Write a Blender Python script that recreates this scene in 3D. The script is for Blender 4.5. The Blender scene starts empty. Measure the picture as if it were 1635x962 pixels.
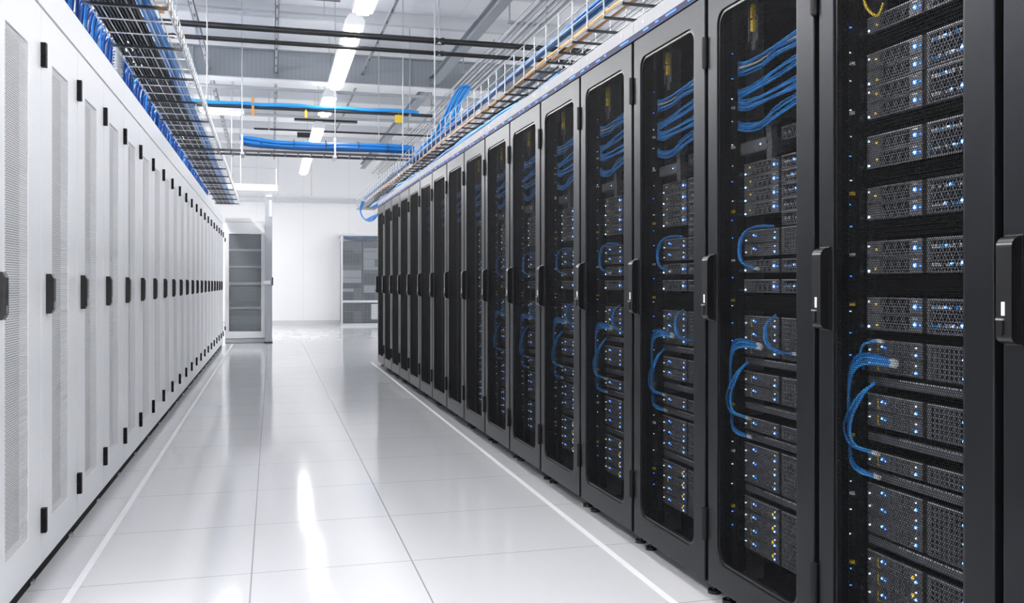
import bpy, bmesh, math, random
import numpy as np
from mathutils import Vector, Matrix
random.seed(7)
C = bpy.context.scene.collection
PI = math.pi

# ------------------------------------------------------------------ materials
def mat(name, col, rough=.5, metal=0., emit=None, strength=0., spec=.5, coat=0., noise=0., nscale=8.):
    m = bpy.data.materials.new(name); m.use_nodes = True
    nt = m.node_tree; b = nt.nodes['Principled BSDF']
    b.inputs['Base Color'].default_value = (*col, 1)
    b.inputs['Roughness'].default_value = rough
    b.inputs['Metallic'].default_value = metal
    b.inputs['Specular IOR Level'].default_value = spec
    b.inputs['Coat Weight'].default_value = coat
    if emit:
        b.inputs['Emission Color'].default_value = (*emit, 1)
        b.inputs['Emission Strength'].default_value = strength
    if noise:
        tc = nt.nodes.new('ShaderNodeTexCoord'); n = nt.nodes.new('ShaderNodeTexNoise')
        n.inputs['Scale'].default_value = nscale; n.inputs['Detail'].default_value = 4
        nt.links.new(tc.outputs['Object'], n.inputs['Vector'])
        mr = nt.nodes.new('ShaderNodeMapRange')
        mr.inputs['To Min'].default_value = max(.02, rough - noise); mr.inputs['To Max'].default_value = rough + noise
        nt.links.new(n.outputs['Fac'], mr.inputs['Value']); nt.links.new(mr.outputs['Result'], b.inputs['Roughness'])
    return m

M = {}
M['white_paint'] = mat('white_paint', (.86, .87, .89), .38, noise=.05)
M['white_matte'] = mat('white_matte', (.82, .83, .85), .6)
M['black_paint'] = mat('black_paint', (.024, .0255, .029), .33, metal=.8, spec=.2)
M['black_mesh'] = mat('black_mesh', (.005, .0053, .006), .55, spec=.05)
M['black_plastic'] = mat('black_plastic', (.004, .004, .0045), .28)
M['dark_inside'] = mat('dark_inside', (.005, .005, .006), .7, spec=.2)
M['shaded_inside'] = mat('shaded_inside', (.02, .02, .022), .7, spec=.2)  # near-black colour for the shade inside the white cabinets
M['server_metal'] = mat('server_metal', (.17, .177, .20), .36, metal=.45)
M['server_dark'] = mat('server_dark', (.10, .105, .12), .4, metal=.3)
M['server_edge'] = mat('server_edge', (.62, .64, .68), .3, metal=.6)
M['steel'] = mat('steel', (.62, .64, .67), .28, metal=.9)
M['wire'] = mat('wire', (.66, .68, .70), .3, metal=.7)
M['grey_paint'] = mat('grey_paint', (.42, .44, .47), .45)
M['beam_grey'] = mat('beam_grey', (.30, .33, .36), .55)
M['black_pipe'] = mat('black_pipe', (.012, .012, .014), .3)
M['dark_bar'] = mat('dark_bar', (.02, .025, .032), .4)
M['blue_cable'] = mat('blue_cable', (.006, .15, .48), .32)
M['blue_light'] = mat('blue_light', (.025, .29, .72), .3)
M['blue_deep'] = mat('blue_deep', (.002, .036, .17), .45, spec=.25)
M['pale_cable'] = mat('pale_cable', (.62, .58, .52), .4)
M['black_cable'] = mat('black_cable', (.005, .005, .006), .4, spec=.15)
M['orange_cable'] = mat('orange_cable', (.62, .30, .07), .4)
M['yellow'] = mat('yellow', (.75, .52, .03), .45)
M['plug'] = mat('plug', (.72, .74, .76), .25)
M['label'] = mat('label', (.85, .86, .86), .4)
M['led_blue'] = mat('led_blue', (.02, .1, .5), .4, emit=(.03, .20, 1.), strength=5.)
M['led_core'] = mat('led_core', (.5, .7, 1), .4, emit=(.45, .72, 1.), strength=9.)
M['led_white'] = mat('led_white', (.6, .7, .8), .4, emit=(.7, .85, 1.), strength=2.2)
M['led_yellow'] = mat('led_yellow', (.6, .45, .05), .4, emit=(1., .62, .04), strength=1.1)
M['strip_glow'] = mat('strip_glow', (.01, .05, .4), .4, emit=(.01, .16, 1.), strength=1.6)
M['strip_dark'] = mat('strip_dark', (.002, .008, .045), .5, spec=.2)
M['lamp'] = mat('lamp', (1, 1, 1), .5, emit=(1., .985, .97), strength=26.)
M['lamp_bright'] = mat('lamp_bright', (1, 1, 1), .5, emit=(1., .985, .97), strength=110.)
M['uplight_fill'] = mat('uplight_fill', (1, 1, 1), .5, emit=(1., .985, .97), strength=7.)

for k in ('led_blue', 'led_core', 'led_white', 'led_yellow', 'strip_glow'): M[k].cycles.emission_sampling = 'NONE'
M['matte_black'] = mat('matte_black', (.005, .005, .006), .55, spec=.2)

def floor_mat():
    m = bpy.data.materials.new('glossy_floor_tiles'); m.use_nodes = True
    nt = m.node_tree; b = nt.nodes['Principled BSDF']; N = nt.nodes.new; L = nt.links.new
    tc = N('ShaderNodeTexCoord'); sp = N('ShaderNodeSeparateXYZ'); L(tc.outputs['Object'], sp.inputs[0])
    def math_(op, a, bb=None, c=None):
        n = N('ShaderNodeMath'); n.operation = op
        for i, v in enumerate((a, bb, c)):
            if v is None: continue
            if isinstance(v, (int, float)): n.inputs[i].default_value = v
            else: L(v, n.inputs[i])
        return n.outputs[0]
    lines = None
    for x in (-.074, .537):
        d = math_('LESS_THAN', math_('ABSOLUTE', math_('SUBTRACT', sp.outputs[0], x)), .0026)
        lines = d if lines is None else math_('MAXIMUM', lines, d)
    yy = math_('MODULO', math_('ADD', math_('SUBTRACT', sp.outputs[1], 3.905), 70.9), .709)
    d = math_('LESS_THAN', math_('ABSOLUTE', math_('SUBTRACT', yy, .3545)), .0022)
    # joint every .709 m: shift by half a tile so that the test sits mid-range
    lines = math_('MAXIMUM', lines, d)
    mix = N('ShaderNodeMix'); mix.data_type = 'RGBA'
    L(lines, mix.inputs['Factor'])
    mix.inputs['A'].default_value = (.665, .67, .69, 1); mix.inputs['B'].default_value = (.30, .30, .32, 1)
    L(mix.outputs['Result'], b.inputs['Base Color'])
    n = N('ShaderNodeTexNoise'); n.inputs['Scale'].default_value = 3; n.inputs['Detail'].default_value = 6
    L(tc.outputs['Object'], n.inputs['Vector'])
    mr = N('ShaderNodeMapRange'); mr.inputs['To Min'].default_value = .07; mr.inputs['To Max'].default_value = .13
    L(n.outputs['Fac'], mr.inputs['Value']); L(mr.outputs['Result'], b.inputs['Roughness'])
    b.inputs['Specular IOR Level'].default_value = .5
    return m
M['floor'] = floor_mat()

def panel_mat(name, col, sx, sz, axis, rough=.6):
    """painted wall or ceiling sheets with fine joints"""
    m = bpy.data.materials.new(name); m.use_nodes = True
    nt = m.node_tree; b = nt.nodes['Principled BSDF']; N = nt.nodes.new; L = nt.links.new
    tc = N('ShaderNodeTexCoord'); sp = N('ShaderNodeSeparateXYZ'); L(tc.outputs['Object'], sp.inputs[0])
    def math_(op, a, bb):
        n = N('ShaderNodeMath'); n.operation = op
        for i, v in enumerate((a, bb)):
            if isinstance(v, (int, float)): n.inputs[i].default_value = v
            else: L(v, n.inputs[i])
        return n.outputs[0]
    l = None
    for ax, s in zip(axis, (sx, sz)):
        k = math_('LESS_THAN', math_('MODULO', math_('ADD', sp.outputs[ax], 100.), s), .012)
        l = k if l is None else math_('MAXIMUM', l, k)
    mix = N('ShaderNodeMix'); mix.data_type = 'RGBA'; L(l, mix.inputs['Factor'])
    mix.inputs['A'].default_value = (*col, 1); mix.inputs['B'].default_value = tuple(c*.90 for c in col) + (1,)
    L(mix.outputs['Result'], b.inputs['Base Color']); b.inputs['Roughness'].default_value = rough
    return m
M['wall'] = panel_mat('wall_panels', (.86, .865, .88), 1.2, 30., (0, 2))
M['wall_side'] = panel_mat('wall_side_panels', (.84, .85, .87), 1.2, 30., (1, 2))
M['ceiling'] = panel_mat('ceiling_sheets', (.80, .81, .83), 1.1, 3.0, (0, 1))

# ------------------------------------------------------------------ mesh helpers
class MB:
    def __init__(s): s.v = []; s.f = []; s.sm = []; s.mi = []
    def add(s, vs, fs, smooth=False, mi=0):
        o = len(s.v); s.v += [tuple(v) for v in vs]
        s.f += [tuple(i+o for i in f) for f in fs]; s.sm += [smooth]*len(fs); s.mi += [mi]*len(fs)
        return s
    def box(s, x0, x1, y0, y1, z0, z1, mi=0, c=0.):
        if c <= 0:
            v = [(x, y, z) for z in (z0, z1) for y in (y0, y1) for x in (x0, x1)]
            f = [(0,2,3,1),(4,5,7,6),(0,1,5,4),(2,6,7,3),(0,4,6,2),(1,3,7,5)]
            return s.add(v, f, mi=mi)
        bm = bmesh.new(); bmesh.ops.create_cube(bm, size=1)
        for v in bm.verts:
            v.co = Vector(((x0+x1)/2+v.co.x*(x1-x0), (y0+y1)/2+v.co.y*(y1-y0), (z0+z1)/2+v.co.z*(z1-z0)))
        bmesh.ops.bevel(bm, geom=bm.edges[:], offset=c, segments=2, affect='EDGES', profile=.5)
        bm.verts.index_update()
        s.add([v.co[:] for v in bm.verts], [tuple(v.index for v in f.verts) for f in bm.faces], mi=mi); bm.free()
        return s
    def prism(s, prof, x0, x1, axis='x', mi=0, smooth=False):
        """extrude a closed 2-D profile: axis x -> profile is (y, z); axis y -> (x, z); axis z -> (x, y)"""
        def P(p, t): return {'x': (t, p[0], p[1]), 'y': (p[0], t, p[1]), 'z': (p[0], p[1], t)}[axis]
        n = len(prof)
        v = [P(p, x0) for p in prof] + [P(p, x1) for p in prof]
        f = [tuple(range(n))[::-1], tuple(range(n, 2*n))]
        s.add(v, f, mi=mi)
        s.add(v, [(i, (i+1) % n, n+(i+1) % n, n+i) for i in range(n)], smooth, mi)
        return s
    def cyl(s, p, q, r, n=10, smooth=True, mi=0):
        p = Vector(p); q = Vector(q); d = (q-p).normalized()
        a = d.orthogonal().normalized(); b = d.cross(a)
        ring = [a*math.cos(2*PI*i/n)*r + b*math.sin(2*PI*i/n)*r for i in range(n)]
        v = [p+k for k in ring] + [q+k for k in ring]
        s.add(v, [(i, (i+1) % n, n+(i+1) % n, n+i) for i in range(n)], smooth, mi)
        s.add(v, [tuple(range(n))[::-1], tuple(range(n, 2*n))], False, mi)
        return s
    def tube(s, pts, r, n=7, mi=0):
        pts = [Vector(p) for p in pts]; k = len(pts)
        tan = [(pts[min(i+1, k-1)]-pts[max(i-1, 0)]).normalized() for i in range(k)]
        a = tan[0].orthogonal().normalized(); v = []
        for i in range(k):
            a = (a - tan[i]*a.dot(tan[i])).normalized(); b = tan[i].cross(a)
            v += [pts[i]+(a*math.cos(2*PI*j/n)+b*math.sin(2*PI*j/n))*r for j in range(n)]
        f = [(i*n+j, i*n+(j+1) % n, (i+1)*n+(j+1) % n, (i+1)*n+j) for i in range(k-1) for j in range(n)]
        s.add(v, f, True, mi)
        s.add(v, [tuple(range(n))[::-1], tuple(range((k-1)*n, k*n))], False, mi)
        return s
    def mesh(s, name, mats):
        me = bpy.data.meshes.new(name); me.from_pydata(s.v, [], s.f)
        me.polygons.foreach_set('use_smooth', s.sm); me.polygons.foreach_set('material_index', s.mi)
        for m in (mats if isinstance(mats, (list, tuple)) else [mats]): me.materials.append(m)
        me.update(); return me

def smooth_path(pts, n=6):
    P = [Vector(p) for p in pts]; P = [P[0]*2-P[1]] + P + [P[-1]*2-P[-2]]; out = []
    for i in range(1, len(P)-2):
        for k in range(n):
            t = k/n
            out.append(.5*((2*P[i])+(P[i+1]-P[i-1])*t+(2*P[i-1]-5*P[i]+4*P[i+1]-P[i+2])*t*t+(3*P[i]-P[i-1]-3*P[i+1]+P[i+2])*t**3))
    out.append(P[-2]); return out

def hex_plate(name, x0, x1, z0, z1, pitch, open_, thick, m):
    """a perforated sheet: every hole is real, its wall as deep as the sheet is thick; lies in the xz plane at y = 0..thick"""
    R = pitch/math.sqrt(3); r = R*open_
    nx = int((x1-x0)/pitch)+1; nz = int((z1-z0)/(1.5*R))+1
    ang = np.arange(6)*PI/3+PI/6
    ix, iz = np.meshgrid(np.arange(nx), np.arange(nz))
    cx = (x0+(ix+.5*(iz % 2))*pitch).ravel(); cz = (z0+iz*1.5*R).ravel(); n = len(cx)
    V = np.zeros((n, 18, 3))
    for k, (rad, yy) in enumerate(((R, 0.), (r, 0.), (r, thick))):
        V[:, k*6:k*6+6, 0] = cx[:, None]+rad*np.cos(ang); V[:, k*6:k*6+6, 2] = cz[:, None]+rad*np.sin(ang); V[:, k*6:k*6+6, 1] = yy
    F = []
    for i in range(6):
        j = (i+1) % 6
        F.append((i, j, 6+j, 6+i)); F.append((6+i, 6+j, 12+j, 12+i))
    F = (np.array(F)[None]+(np.arange(n)*18)[:, None, None]).reshape(-1, 4)
    return np_mesh(name, V.reshape(-1, 3), F, m)

def grid_plate(name, x0, x1, z0, z1, nx, nz, bar, thick, m):
    """a plate of square holes, each with its own walls"""
    V = []; F = []; w = (x1-x0)/nx; h = (z1-z0)/nz
    for i in range(nx):
        for j in range(nz):
            a, b, c, d = x0+i*w, x0+(i+1)*w, z0+j*h, z0+(j+1)*h; t = bar/2; o = len(V)
            V += [(a,0,c),(b,0,c),(b,0,d),(a,0,d),(a+t,0,c+t),(b-t,0,c+t),(b-t,0,d-t),(a+t,0,d-t),
                  (a+t,thick,c+t),(b-t,thick,c+t),(b-t,thick,d-t),(a+t,thick,d-t)]
            for k in range(4):
                l = (k+1) % 4
                F += [(o+k,o+l,o+4+l,o+4+k), (o+4+k,o+4+l,o+8+l,o+8+k)]
    return np_mesh(name, np.array(V, float), np.array(F), m)

def np_mesh(name, V, F, m):
    me = bpy.data.meshes.new(name); nf = len(F)
    me.vertices.add(len(V)); me.vertices.foreach_set('co', V.ravel())
    me.loops.add(nf*4); me.loops.foreach_set('vertex_index', F.ravel().astype(np.int32))
    me.polygons.add(nf); me.polygons.foreach_set('loop_start', (np.arange(nf)*4).astype(np.int32))
    me.polygons.foreach_set('loop_total', np.full(nf, 4, np.int32))
    me.materials.append(m); me.update(calc_edges=True); return me

def frame_mesh(name, o, i, rad, y0, y1, m):
    """door leaf with a rounded window: o, i = (x0, x1, z0, z1) outside and inside"""
    K = 6 if rad > .001 else 0
    arcs = []
    for (cx, cz, a0, sx, sz) in ((i[0], i[2], PI, 1, 1), (i[1], i[2], 1.5*PI, -1, 1), (i[1], i[3], 0, -1, -1), (i[0], i[3], .5*PI, 1, -1)):
        arcs.append([(cx+sx*rad+rad*math.cos(a0+.5*PI*k/K), cz+sz*rad+rad*math.sin(a0+.5*PI*k/K)) for k in range(K+1)] if K else [(cx, cz)])
    oc = [(o[0], o[2]), (o[1], o[2]), (o[1], o[3]), (o[0], o[3])]
    inn = [p for a in arcs for p in a]; n = len(inn); per = n//4
    mb = MB()
    vs = [(x, y0, z) for x, z in oc+inn] + [(x, y1, z) for x, z in oc+inn]; B = 4+n
    f = []
    for c in range(4):
        for k in range(per-1):
            f.append((c, 4+c*per+k+1, 4+c*per+k)); f.append((B+c, B+4+c*per+k, B+4+c*per+k+1))
        d = (c+1) % 4
        f.append((c, d, 4+d*per, 4+c*per+per-1)); f.append((B+c, B+4+c*per+per-1, B+4+d*per, B+d))
        f.append((c, B+c, B+d, d))
    for k in range(n):
        l = (k+1) % n; f.append((4+k, 4+l, B+4+l, B+4+k))
    mb.add(vs, f)
    me = mb.mesh(name, m)
    bm = bmesh.new(); bm.from_mesh(me); bmesh.ops.recalc_face_normals(bm, faces=bm.faces[:])
    bm.to_mesh(me); bm.free(); return me

# ------------------------------------------------------------------ object helpers
def tag(o, label=None, cat=None, group=None, kind=None):
    if label: o['label'] = label
    if cat: o['category'] = cat
    if group: o['group'] = group
    if kind: o['kind'] = kind
    return o
def link(name, me, parent=None, loc=(0, 0, 0), rz=0.):
    o = bpy.data.objects.new(name, me); C.objects.link(o)
    o.location = loc; o.rotation_euler = (0, 0, rz)
    if parent: o.parent = parent
    return o
def empty(name, loc, rz=0.):
    o = link(name, None, None, loc, rz); o.empty_display_size = .1; return o
def structure(name, me, loc=(0, 0, 0)):
    return tag(link(name, me, None, loc), kind='structure')
def solid(name, mb, m, parent=None, loc=(0, 0, 0), rz=0.): return link(name, mb.mesh(name, m), parent, loc, rz)
def bevel(o, w=.003, seg=2):
    b = o.modifiers.new('bevel', 'BEVEL'); b.width = w; b.segments = seg; b.limit_method = 'ANGLE'; b.angle_limit = math.radians(40)
    return o
def copy_tree(o, parent=None):
    c = o.copy(); C.objects.link(c)
    if parent: c.parent = parent
    for ch in list(o.children): copy_tree(ch, c)
    return c
ORD = ['nearest', 'second', 'third', 'fourth', 'fifth', 'sixth', 'seventh', 'eighth', 'ninth', 'tenth', 'eleventh', 'twelfth', 'thirteenth',
       'fourteenth', 'fifteenth', 'sixteenth', 'seventeenth', 'eighteenth', 'nineteenth', 'twentieth', 'twenty-first', 'twenty-second', 'twenty-third']
ORD1 = ['first'] + ORD[1:]

# ------------------------------------------------------------------ camera
CAM_H = 1.10; YAW = math.radians(14.96)
cam = bpy.data.cameras.new('camera'); co = bpy.data.objects.new('camera', cam); C.objects.link(co)
co.location = (0, 0, CAM_H); co.rotation_euler = (PI/2, 0, -YAW)
cam.sensor_width = 36; cam.lens = 1435/1635*36; cam.shift_y = -29/1635; cam.clip_start = .05
bpy.context.scene.camera = co

# ------------------------------------------------------------------ the room
X0, X1, Y0, Y1, ZC = -3.4, 5.2, -6., 24.4, 4.5
structure('floor', MB().box(X0, X1, Y0, Y1, -.1, 0).mesh('floor', M['floor']))
structure('ceiling', MB().box(X0, X1, Y0, Y1, ZC, ZC+.1).mesh('ceiling', M['ceiling']))
structure('wall_back', MB().box(X0, X1, Y1, Y1+.1, 0, ZC).mesh('wall_back', M['wall']))
structure('wall_front', MB().box(X0, X1, Y0-.1, Y0, 0, ZC).mesh('wall_front', M['wall']))
structure('wall_left', MB().box(X0-.1, X0, Y0, Y1, 0, ZC).mesh('wall_left', M['wall_side']))
structure('wall_right', MB().box(X1, X1+.1, Y0, Y1, 0, ZC).mesh('wall_right', M['wall_side']))
structure('baseboard_back', MB().box(X0, X1, Y1-.015, Y1, 0, .12).mesh('baseboard_back', mat('skirting_grey', (.62, .63, .65), .5)))
structure('trim_1', MB().box(-.70, -.673, 1.2, 17., 0, .0006).mesh('trim_1', M['white_matte']))
structure('trim_2', MB().box(1.325, 1.352, 1.2, 12.6, 0, .0006).mesh('trim_2', M['white_matte']))

# ------------------------------------------------------------------ black cabinets on the right
KR, P0, THR = 2222.9, Vector((1.4627, 2.841)), math.radians(.60)
DIR_R = Vector((-math.sin(THR), math.cos(THR)))
def seam_inv(n): return .00085+.0002795*n if n <= 7 else .00085+.0002795*7+.000289*(n-7)
def s_of(n):            # distance along the row of seam n (far edge of cabinet n)
    return (KR*seam_inv(n)-3.122)/.9634
W = .645
ZB, ZT = .06, 2.105
BLACK = []
door_me = frame_mesh('door', (-W/2+.012, W/2-.012, ZB, ZT), (-.245, .226, .15, 2.02), .045, 0, .028, M['black_paint'])
lip_me = frame_mesh('window_lip', (-.245, .226, .15, 2.02), (-.236, .217, .159, 2.011), .04, .006, .02, M['black_plastic'])
mesh_me = hex_plate('door_mesh', -.243, .224, .152, 2.018, .0070, .83, .0009, M['black_mesh'])
mb = MB()
mb.box(-W/2+.001, -W/2+.03, .03, 1.05, .05, 2.1); mb.box(W/2-.03, W/2-.001, .03, 1.05, .05, 2.1)
mb.box(-W/2+.03, W/2-.03, 1.02, 1.05, .05, 2.1)
mb.box(-W/2+.03, W/2-.03, .03, 1.02, .05, .07); mb.box(-W/2+.03, W/2-.03, .03, 1.02, 2.08, 2.1)
mb.box(-W/2+.03, W/2-.03, .34, .36, .07, 2.08)
cab_me = mb.mesh('cabinet', M['dark_inside'])
mb = MB()
for x in (-.262, .262):
    mb.box(x-.020, x+.020, .086, .10, .07, 2.08)
    mb.box(x-.020, x-.0175, .076, .20, .07, 2.08, 1)
rail_me = mb.mesh('mounting_rails', [M['matte_black'], M['server_metal']])
handle_me = MB().prism([(-.004, .976)]+[(-.012-.018*math.sin(a), .994-.018*math.cos(a)) for a in [k*PI/12 for k in range(7)]]+[(-.008-.022*math.cos(a), 1.174+.022*math.sin(a)) for a in [k*PI/16 for k in range(9)]]+[(-.004, 1.196)], -.299, -.259).prism([(.0, .972), (-.004, .972), (-.004, 1.20), (0, 1.20)], -.302, -.256).mesh('handle', M['black_plastic'])
lock_me = MB().prism([(-.286+.007*math.cos(a), 1.010+(.011 if math.sin(a) > 0 else -.011)+.007*math.sin(a)) for a in [k*PI/8+PI/16 for k in range(16)]], -.034, -.029, 'y').box(-.296, -.276, -.0345, -.030, 1.024, 1.028, 1).mesh('lock', [M['black_plastic'], M['steel']])
lab = MB().box(-.284, -.276, -.0312, -.030, 1.034, 1.062)
for z, h in ((1.037, .004), (1.043, .003), (1.0475, .004), (1.053, .003)): lab.box(-.2825, -.2785, -.0316, -.0311, z, z+h, 1)
label_me = lab.mesh('handle_label', [M['label'], M['grey_paint']])
def hinge_mesh(z0, z1):
    return MB().cyl((W/2-.002, -.004, z0), (W/2-.002, -.004, z1), .0105, 10).box(W/2-.018, W/2+.002, -.008, .001, z0+.004, z1-.004).cyl((W/2-.002, -.004, z0-.003), (W/2-.002, -.004, z0), .008).mesh('hinge', M['matte_black'])
hinge_hi, hinge_lo = hinge_mesh(1.85, 1.956), hinge_mesh(.21, .318)
foot_me = MB().cyl((-.27, .06, 0), (-.27, .06, .012), .024, 12).cyl((-.27, .06, .012), (-.27, .06, .05), .009, 8).mesh('foot', M['black_plastic'])
foot2_me = MB().cyl((.27, .06, 0), (.27, .06, .012), .024, 12).cyl((.27, .06, .012), (.27, .06, .05), .009, 8).mesh('foot', M['black_plastic'])
fas = MB().box(-W/2+.001, W/2-.001, .004, .022, 2.137, 2.192).box(-W/2+.001, W/2-.001, .022, 1.05, 2.137, 2.145)
for x in (-.22, .2): fas.cyl((x, .0015, 2.165), (x, .005, 2.165), .006, 10, mi=1)
fascia_me = fas.mesh('top_fascia', [mat('fascia_paint', (.27, .275, .29), .55), M['steel']])


def RN(n): return '%s black cabinet from the right' % ORD1[n]
LOOK = {0: 'black cabinet cut off by the right edge, only its door stile and handle showing',
        1: 'widest showing black cabinet, full of lit grey servers, second from the right'}
for n in range(17):
    s0 = s_of(n); s1 = s_of(n-1) if n else s0-.655
    p = P0+DIR_R*((s0+s1)/2)
    r = empty('server_cabinet', (p.x, p.y, 0), -PI/2+THR); r.scale = ((s0-s1)/W, 1, 1); BLACK.append(r)
    lb = LOOK.get(n) or ('black mesh-door cabinet with blue cables inside, %s black cabinet from the right' % ORD1[n] if n < 9 else
                         'far black cabinet with dark mesh door, %s black cabinet from the right' % ORD1[n] if n < 16 else
                         'last black cabinet at the far end of the right row')
    tag(r, lb, 'server cabinet', 'black server cabinets')
    link('cabinet', cab_me, r); link('mounting_rails', rail_me, r)
    d = bevel(link('door', door_me, r), .003); link('window_lip', lip_me, d)
    link('door_mesh', mesh_me, d, (0, .0075, 0))
    h = bevel(link('handle', handle_me, r), .0035); link('lock', lock_me, h); tag(link('handle_label', label_me, h), 'small white label on the handle')
    for me in (hinge_hi, hinge_lo): link('hinge', me, r)
    for me in (foot_me, foot2_me): link('foot', me, r)
    link('top_fascia', fascia_me, r)

# blue light strip that runs along the tops of the black doors
row_rz = -PI/2+THR
def row_place(sv):
    p = P0+DIR_R*sv; return (p.x, p.y)
sA, sB = s_of(-1) - .05, s_of(16)
ls = empty('light_strip', (*row_place(0), 0), row_rz)
tag(ls, 'dark blue light strip running along the tops of the black cabinet doors', 'light strip')
solid('strip_housing', MB().box(-sB, -sA, -.002, .02, 2.108, 2.134), M['strip_dark'], ls)
x = sA+.05
k = 0
while x < sB and k < 96:
    w = random.choice((.02, .03, .05, .09)); z = 2.117+random.random()*.006
    solid('glow_spot', MB().box(-x-w, -x, -.0035, -.0015, z, z+.007), M['strip_glow'], ls)
    x += w+random.uniform(.03, .17); k += 1

# ------------------------------------------------------------------ servers
U = .0445
def led(x, z, r, mats, y=-.001):
    n = 10; mb = MB()
    mb.cyl((x, y+.003, z), (x, y-.0012, z), r, n)
    if len(mats) > 1: mb.cyl((x, y-.001, z), (x, y-.0024, z), r*.55, n, mi=1)
    return mb.mesh('status_light', mats)
BL = [M['led_blue'], M['led_core']]
CACHE = {}
def server_meshes(style, u, var):
    key = (style, u, var)
    if key in CACHE: return CACHE[key]
    rng = random.Random(str(key)); H = u*U-.002; parts = []
    main = M['server_metal'] if style in ('hole', 'half') else M['server_dark']
    xr = .225
    xl = -.225 if style != 'half' else .006
    body = MB().box(xl, xr, .012, .22, 0, H)
    parts.append(('chassis', body.mesh('chassis', M['black_mesh'])))  # blackened so the recess behind the grille holes looks shaded
    fp = MB()
    if style != 'half':
        for j in range(u):
            a, b = j*U, j*U+U-.002
            if style == 'hole':
                fp.box(-.225, -.172, 0, .012, a, b).box(-.060, -.014, 0, .012, a, b)
                fp.box(-.172, -.060, 0, .012, a, a+.004).box(-.172, -.060, 0, .012, b-.004, b)
            else:
                fp.box(-.225, -.182, .002, .012, a, b).box(-.058, -.012, 0, .012, a, b)
                fp.box(-.182, -.136, 0, .012, a, b).box(-.136, -.058, 0, .012, a, a+.003).box(-.136, -.058, 0, .012, b-.003, b)
        fp.box(-.225, -.014, -.0008, .004, H-.0022, H, 1)
    fp.box(.004, .012, 0, .012, 0, H).box(.217, .225, 0, .012, 0, H).box(.012, .217, 0, .012, 0, .005).box(.012, .217, 0, .012, H-.006, H)
    fp.box(.004, .225, -.0008, .004, H-.002, H, 1)
    if style != 'half': fp.box(-.0125, .0025, .003, .012, 0, H, 2)
    parts.append(('front_panel', fp.mesh('front_panel', [main, M['server_edge'], M['black_plastic']])))
    if style != 'half':
        for j in range(u):
            a, b = j*U+.003, j*U+U-.005
            me = hex_plate('grille', -.170, -.062, a+.003, b-.003, .0100, .80, .0018, main) if style == 'hole' else \
                grid_plate('grille', -.136, -.058, a, b, 7, 3, .0035, .006, main)
            parts.append(('grille', me))
    me = hex_plate('drive_grille', .014, .215, .008, H-.008, .0108, .80, .0018, main) if style in ('hole', 'half') else \
        grid_plate('drive_grille', .012, .217, .004, H-.005, 13, 3*u, .0042, .007, main)
    parts.append(('drive_grille', me))
    ps = MB()
    for j in range(u):
        if style in ('hole', 'half'):
            zc = j*U+U*.45
            for i in range(17):
                if rng.random() < .75:
                    xx = .02+i*.0115; ps.box(xx, xx+.007, -.0005, .004, zc-.003, zc+.002+rng.random()*.004, rng.choice((0, 0, 0, 1)))  # pale and blue boxes imitate metal sparkle in the grille
        else:
            ps.box(-.05, -.046, -.001, .002, j*U+.012, j*U+.016); ps.box(-.042, -.037, -.001, .002, j*U+.008, j*U+.012)
    parts.append(('sparkle_dots', ps.mesh('sparkle_dots', [M['server_edge'], M['blue_light']])))
    for j in range(u):
        zc = j*U+U*.45
        if style == 'hole':
            parts.append(('status_light', led(-.038, zc, .0060, BL)))
            parts.append(('status_light', led(-.019, zc-.001, .0022, [M['led_blue']])))
            for i in range(3): pass
            nm = MB()
            for i in range(3): nm.box(-.046+i*.006, -.0425+i*.006, -.001, .002, zc+.013, zc+.0165)
            parts.append(('panel_mark', nm.mesh('panel_mark', M['label'])))
            parts.append(('status_light', led(-.216, zc+(.01 if j % 2 else -.012), .0030, [M['led_white'] if j % 2 else M['led_core']])))
            if rng.random() < .8: parts.append(('status_light', led(-.190+rng.random()*.008, zc+rng.uniform(-.008, .008), .0030, [M['led_yellow']])))
            if j == 0: parts.append(('status_light', led(.122, zc+.004, .0052, BL)))
            parts.append(('status_light', led(.060+rng.random()*.05, zc+.002, .003, BL)))
        elif style == 'grid':
            parts.append(('status_light', led(-.162, zc+.006, .0036, BL)))
            parts.append(('status_light', led(-.150, zc+.003, .0026, [M['led_blue']])))
            parts.append(('status_light', led(-.034, zc-.008, .0042, BL)))
            parts.append(('status_light', led(-.034, zc+.010, .0024, [M['led_white']])))
            parts.append(('status_light', led(.125, zc-.006, .0034, BL)))
            if rng.random() < .7:
                lt = MB().box(-.1805, -.1775, -.001, .003, zc-.014, zc+.012).box(-.1805, -.170, -.001, .003, zc-.014, zc-.011)
                parts.append(('release_latch', lt.mesh('release_latch', M['yellow'])))
            if var == 'amber': parts.append(('status_light', led(-.046, zc, .0046, [M['led_yellow']])))
            parts.append(('status_light', led(-.214, zc+rng.uniform(-.01, .01), .0026, [M['led_white']])))
    CACHE[key] = parts
    return parts
DEPTH = .092
def in_rack(r, v):     # rack-local point to world (before any parent transform is evaluated)
    c, s = math.cos(r.rotation_euler[2]), math.sin(r.rotation_euler[2]); x = v[0]*r.scale[0]
    return (r.location[0]+c*x-s*v[1], r.location[1]+s*x+c*v[1], v[2])
def place_server(n, z, style, u, var, label, x=0.):
    r = BLACK[n]
    o = empty('server', in_rack(r, (x, DEPTH, z)), r.rotation_euler[2])
    tag(o, label, 'server', 'servers in '+RN(n))
    for nm, me in server_meshes(style, u, var): link(nm, me, o)
    return o
sh = MB().box(-.225, .225, .0, .012, 0, .022).box(-.225, .225, .012, .22, .0, .004).mesh('rack_shelf', M['server_dark'])
es = MB()
for i in range(26): es.box(-.10+i*.0122, -.0925+i*.0122, -.0012, .003, .0185, .0225)  # pale boxes imitate specular glints along the shelf lip
edge_me = es.mesh('glint_strip', M['server_edge'])
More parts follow.
